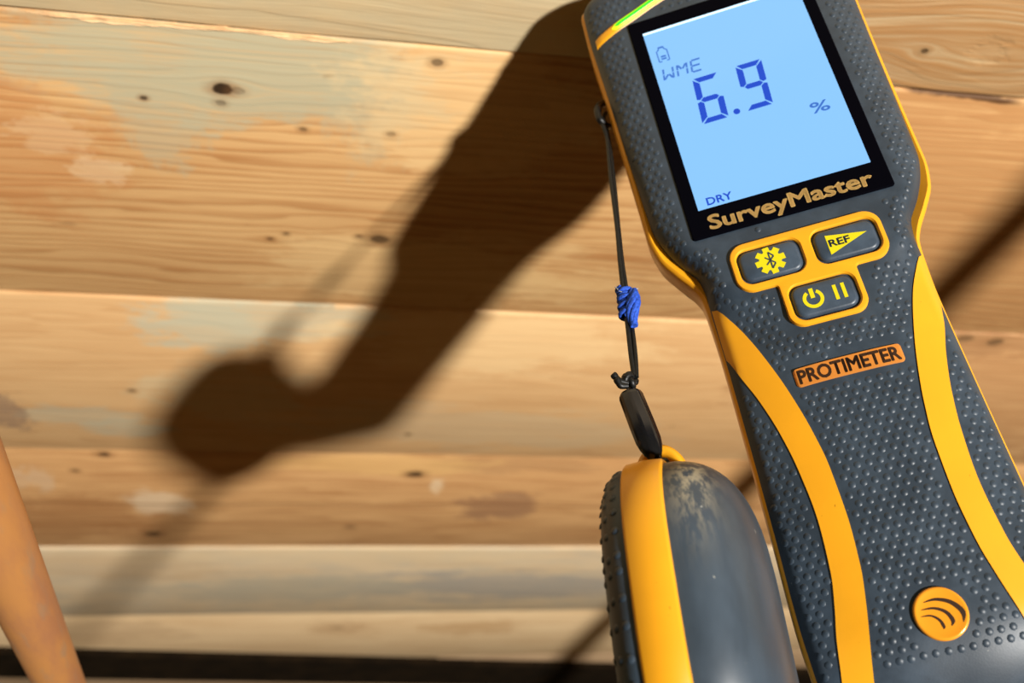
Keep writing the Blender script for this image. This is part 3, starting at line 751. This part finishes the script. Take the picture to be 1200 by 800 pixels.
# blue thread: coils round the cord and a lump at its side
M_blue = plain('blue_thread', lin(44, 84, 190), 0.7, 0.2, var=0.45, vs=1.5).m
ax0, ax1 = cl(hang(731, 339)), cl(hang(736, 372)); ax = (ax1 - ax0); L = ax.length; d = ax.normalized(); e1 = d.orthogonal().normalized(); e2 = d.cross(e1)
m = MB(); pts = []
for k in range(150):
    t = k / 149; a = t * 2 * math.pi * 8; r = 1.45 + 0.25 * math.sin(t * 23)
    pts.append(ax0 + d * (L * t) + (e1 * math.cos(a) + e2 * math.sin(a)) * r)
m.tube(pts, 0.62, 6)
lr = random.Random(5)
lu0 = cl(hang(741, 341, -1.2)); lu1 = cl(hang(744, 381, -1.2)); ld_ = (lu1 - lu0); 
for s_ in range(9):
    pts = []; ph = lr.uniform(0, 6.28); oo = lr.uniform(0.3, 1.15)
    for k in range(14):
        t = k / 13; sw = math.sin(math.pi * (0.12 + 0.80 * t)) * oo * 1.6; pts.append(lu0 + ld_ * t + (e1 * math.cos(ph + t * 3.0) + e2 * math.sin(ph + t * 3.0)) * sw)
    m.tube(pts, 0.66, 6)
m.build('thread_wrap', M_blue, cord, angle=80)
m = MB()
for k in range(5):                            # frayed pale ends
    p = cl(hang(724 + k * 5, 339 + (k % 2) * 3, -2)); m.tube([p, p + Vector((lr.uniform(-1, 1), lr.uniform(-.5, .5), lr.uniform(0.3, 1.2)))], 0.12, 4)
o = m.build('frayed_threads', plain('pale_thread', lin(150, 160, 175), 0.8).m, cord); o['kind'] = 'stuff'
# knot with two stubby tails
m = MB(); kc = cl(hang(738, 446)); pts = []
for k in range(80):
    t = 2 * math.pi * k / 79; r = 1.25 + 0.5 * math.cos(3 * t)
    pts.append(kc + e1 * (r * math.cos(2 * t)) + d * (r * 0.9 * math.sin(2 * t)) + e2 * (0.8 * math.sin(3 * t)))
m.tube(pts, 0.78, 8); m.build('cord_knot', M_cord, cord, angle=80)
for (a, b, c_) in (((736, 449), (726, 446), (718, 438)), ((735, 452), (728, 452), (722, 443))):
    m = MB(); m.tube(path([a + (-1,), b + (-1.5,), c_ + (-2,)], 12), [0.75] * 10 + [0.85, 0.85, 0.7], 8); m.build('cord_tail', M_cord, cord, angle=80)
# glossy black bead, eight-sided, tapering at its lower end
q0, q1 = cl(hang(737, 458)), cl(hang(769, 539)); ax = q1 - q0; L = ax.length; d3 = ax.normalized(); f1 = Vector((0, -1, 0)); f1 = (f1 - d3 * f1.dot(d3)).normalized(); f2 = d3.cross(f1)
V = []; Fc = []; n = 8; prof = [(0.0, 1.3), (0.015, 2.2), (0.05, 2.75), (0.09, 2.95), (0.5, 3.05), (0.72, 3.0), (0.82, 2.7), (0.91, 2.15), (0.97, 1.6), (1.0, 1.2)]
for t, r in prof:
    for k in range(n):
        a = 2 * math.pi * (k + 0.5) / n; V.append(q0 + d3 * (L * t) + (f1 * math.cos(a) * 0.85 + f2 * math.sin(a)) * r)
for i in range(len(prof) - 1):
    for k in range(n): Fc.append((i * n + k, i * n + (k + 1) % n, (i + 1) * n + (k + 1) % n, (i + 1) * n + k))
Fc.append(tuple(range(n))); Fc.append(tuple((len(prof) - 1) * n + k for k in range(n)))
o = mesh_obj('cord_bead', V, Fc, plain('glossy_black', (0.006, 0.006, 0.007), 0.16, 0.5).m, cord, angle=30)
bv = o.modifiers.new('round', 'BEVEL'); bv.width = 0.0004; bv.segments = 2; bv.limit_method = 'ANGLE'; bv.angle_limit = math.radians(30)
# cord from the bead into the cap's loop
for dx in (0, 5):
    strand(path([(766 + dx, 534), (770 + dx, 543), (775 + dx, 551, 0), (780 + dx, 559, 1), (786, 562, 3)], 24), 0.75)
m = MB(); kc = cl(hang(779, 546, -2)); pts = []
for k in range(60):
    t = 2 * math.pi * k / 59; r = 0.95 + 0.4 * math.cos(3 * t)
    pts.append(kc + e1 * (r * math.cos(2 * t)) + d * (r * math.sin(2 * t)) + e2 * (0.6 * math.sin(3 * t)))
m.tube(pts, 0.75, 8); m.build('cord_knot', M_cord, cord, angle=80)

# ------------------------------------------------------------------ pin cap hanging from the cord
PHI = math.radians(27)
Bx = nd; Ax = (b1 * math.cos(PHI) - b2 * math.sin(PHI)); Cx = -(b2 * math.cos(PHI) + b1 * math.sin(PHI))
HB, HC = 33.5, 36.0
top_c = Vector(((775 - 600) / F, (577 - 400) / F, 1)) * 210.0
cc = top_c + Bx * (HB - 0.5)
cap = empty('pin_cap', mx(rdir(Ax), rdir(Bx), rdir(Cx), room(cc)))
tag(cap, 'pin cap with amber rim and slate sides hanging from the cord beside the meter handle', 'cap')
NP = 96
def oval(sc, ex=2.9, tb=0.0):
    P = []
    for k in range(NP):
        a = 2 * math.pi * k / NP; c_, s_ = math.cos(a), math.sin(a)
        y = math.copysign(abs(s_) ** (2 / ex), s_) * HB; z = math.copysign(abs(c_) ** (2 / ex), c_) * HC
        P.append((y * sc[0], z * sc[1]))
    return P
def shell(levels):                            # levels: (a, scale_b, scale_c)
    V = []; Fc = []
    for a, sb, sc_ in levels: V += [(a, y, z) for y, z in oval((sb, sc_))]
    for i in range(len(levels) - 1):
        for k in range(NP): Fc.append((i * NP + k, i * NP + (k + 1) % NP, (i + 1) * NP + (k + 1) % NP, (i + 1) * NP + k))
    Fc.append(tuple((len(levels) - 1) * NP + k for k in range(NP)))
    return V, Fc
HA = 4.0
def scuffed():
    M = Mat('scuffed_slate_rubber'); x, y, z = M.xyz(); rgb = lin(54, 65, 76)
    n = M.noise(x * 0.06, y * 0.03, z * 0.06, 4.0, 0.6); sc_ = M.noise(x * 0.55, y * 0.10, z * 0.55, 4.0, 0.7); sp_ = M.noise(x * 1.1, y * 1.1, z * 1.1, 1.0)
    col = M.mix(n.step(0.3, 0.72), tuple(c * 0.8 for c in rgb), tuple(c * 1.45 for c in rgb))
    where = ((((x - 9.0) / 3.4).pw(2.0) + ((y + 24.0) / 11.0).pw(2.0)) * -1.0).exp()
    col = M.mix(where * sc_.step(0.42, 0.60) * 0.85, col, lin(176, 166, 140))
    col = M.mix(sp_.step(0.78, 0.82) * 0.6, col, lin(190, 190, 180))
    M.set(Base_Color=col, Roughness=(n * 0.25 + 0.28), Specular_IOR_Level=0.5); return M.m
M_rubs = scuffed()
V = []; Fc = []
lv = [(-HA, .955), (-HA, 1.0), (-HA + .5, 1.012), (0, 1.02), (HA - .5, 1.012), (HA, 1.0), (HA + .15, 0.955)]
for a, s_ in lv: V += [(a, y, z) for y, z in oval((s_, s_))]
for i in range(len(lv) - 1):
    for k in range(NP): Fc.append((i * NP + k, i * NP + (k + 1) % NP, (i + 1) * NP + (k + 1) % NP, (i + 1) * NP + k))
mesh_obj('cap_rim', V, Fc, M_yel, cap, angle=50)
def dome(sign, depth, p, s0=0.985, q=0.62):
    out = [(sign * (HA - 0.6), s0, s0), (sign * HA, s0, s0)]
    for k in range(1, 15):
        t = math.pi / 2 * k / 15; out.append((sign * (HA + depth * math.sin(t) ** p), s0 * math.cos(t) ** (q * .8), s0 * math.cos(t) ** q))
    return out
V, Fc = shell(dome(1, 16.5, 0.9)); tag(mesh_obj('cap_shell', V, Fc, M_rubs, cap, angle=60), 'smooth slate shell')
V, Fc = shell(dome(-1, 7.0, 0.9, 0.985, 0.42)); tag(mesh_obj('cap_shell', V, Fc, M_rub, cap, angle=60), 'dark dimpled shell')
# dimples on the left shell
db = MB()
for row in range(3):
    t = math.radians(12 + row * 17); aa = -(HA + 7.0 * math.sin(t) ** 0.9); sb = 0.985 * math.cos(t) ** (0.42 * .8); sc_ = 0.985 * math.cos(t) ** 0.42
    P = oval((sb, sc_)); per = 0
    for k in range(NP):
        y, z = P[k]; y2, z2 = P[(k + 1) % NP]; L = math.hypot(y2 - y, z2 - z); per += L
        if per > 2.6:
            per = 0; o3 = Vector((aa, y, z)); nn = Vector((-0.35 - row * 0.35, y / HB * (HC / HB), z / HC)).normalized(); tt = nn.orthogonal().normalized(); bb = nn.cross(tt); Pv = []; Q = []
            for rr, zz in ((.95, -.12), (.7, .10), (.35, .20)):
                for j in range(8): a = math.pi / 4 * j; Pv.append(o3 + (tt * math.cos(a) + bb * math.sin(a)) * rr + nn * zz)
            Pv.append(o3 + nn * .24)
            for r_ in range(2):
                for j in range(8): Q.append((r_ * 8 + j, r_ * 8 + (j + 1) % 8, (r_ + 1) * 8 + (j + 1) % 8, (r_ + 1) * 8 + j))
            for j in range(8): Q.append((16 + j, 16 + (j + 1) % 8, 24))
            db.add(Pv, Q)
o = db.build('cap_dimples', M_rub, cap, angle=80); o['kind'] = 'stuff'
# the eye the cord is tied to
m = MB(); pts = []; rr = []
for k in range(25):
    a = math.pi * k / 24; pts.append((1.6 - 4.6 * math.cos(a), -HB + 0.8 - 6.4 * math.sin(a), 7.0 / 1.9)); rr.append(1.35 + 0.35 * math.sin(a))
V0 = len(m.v); m.tube(pts, rr, 12)
m.v = [(p[0], p[1], p[2] * 1.9) for p in m.v]
m.build('cap_eye', M_yel, cap, angle=60)
# unseen strap added below the cap to cast a soft streak on the far boards
m = MB(); m.tube([(2, HB - 3, -20), (2, HB + 40, -20), (2.5, HB + 120, -20.5), (2, HB + 230, -20)], [4.2, 4.6, 4.6, 4.0], 12)
m.build('shadow_strap', M_cord, cap, angle=60)
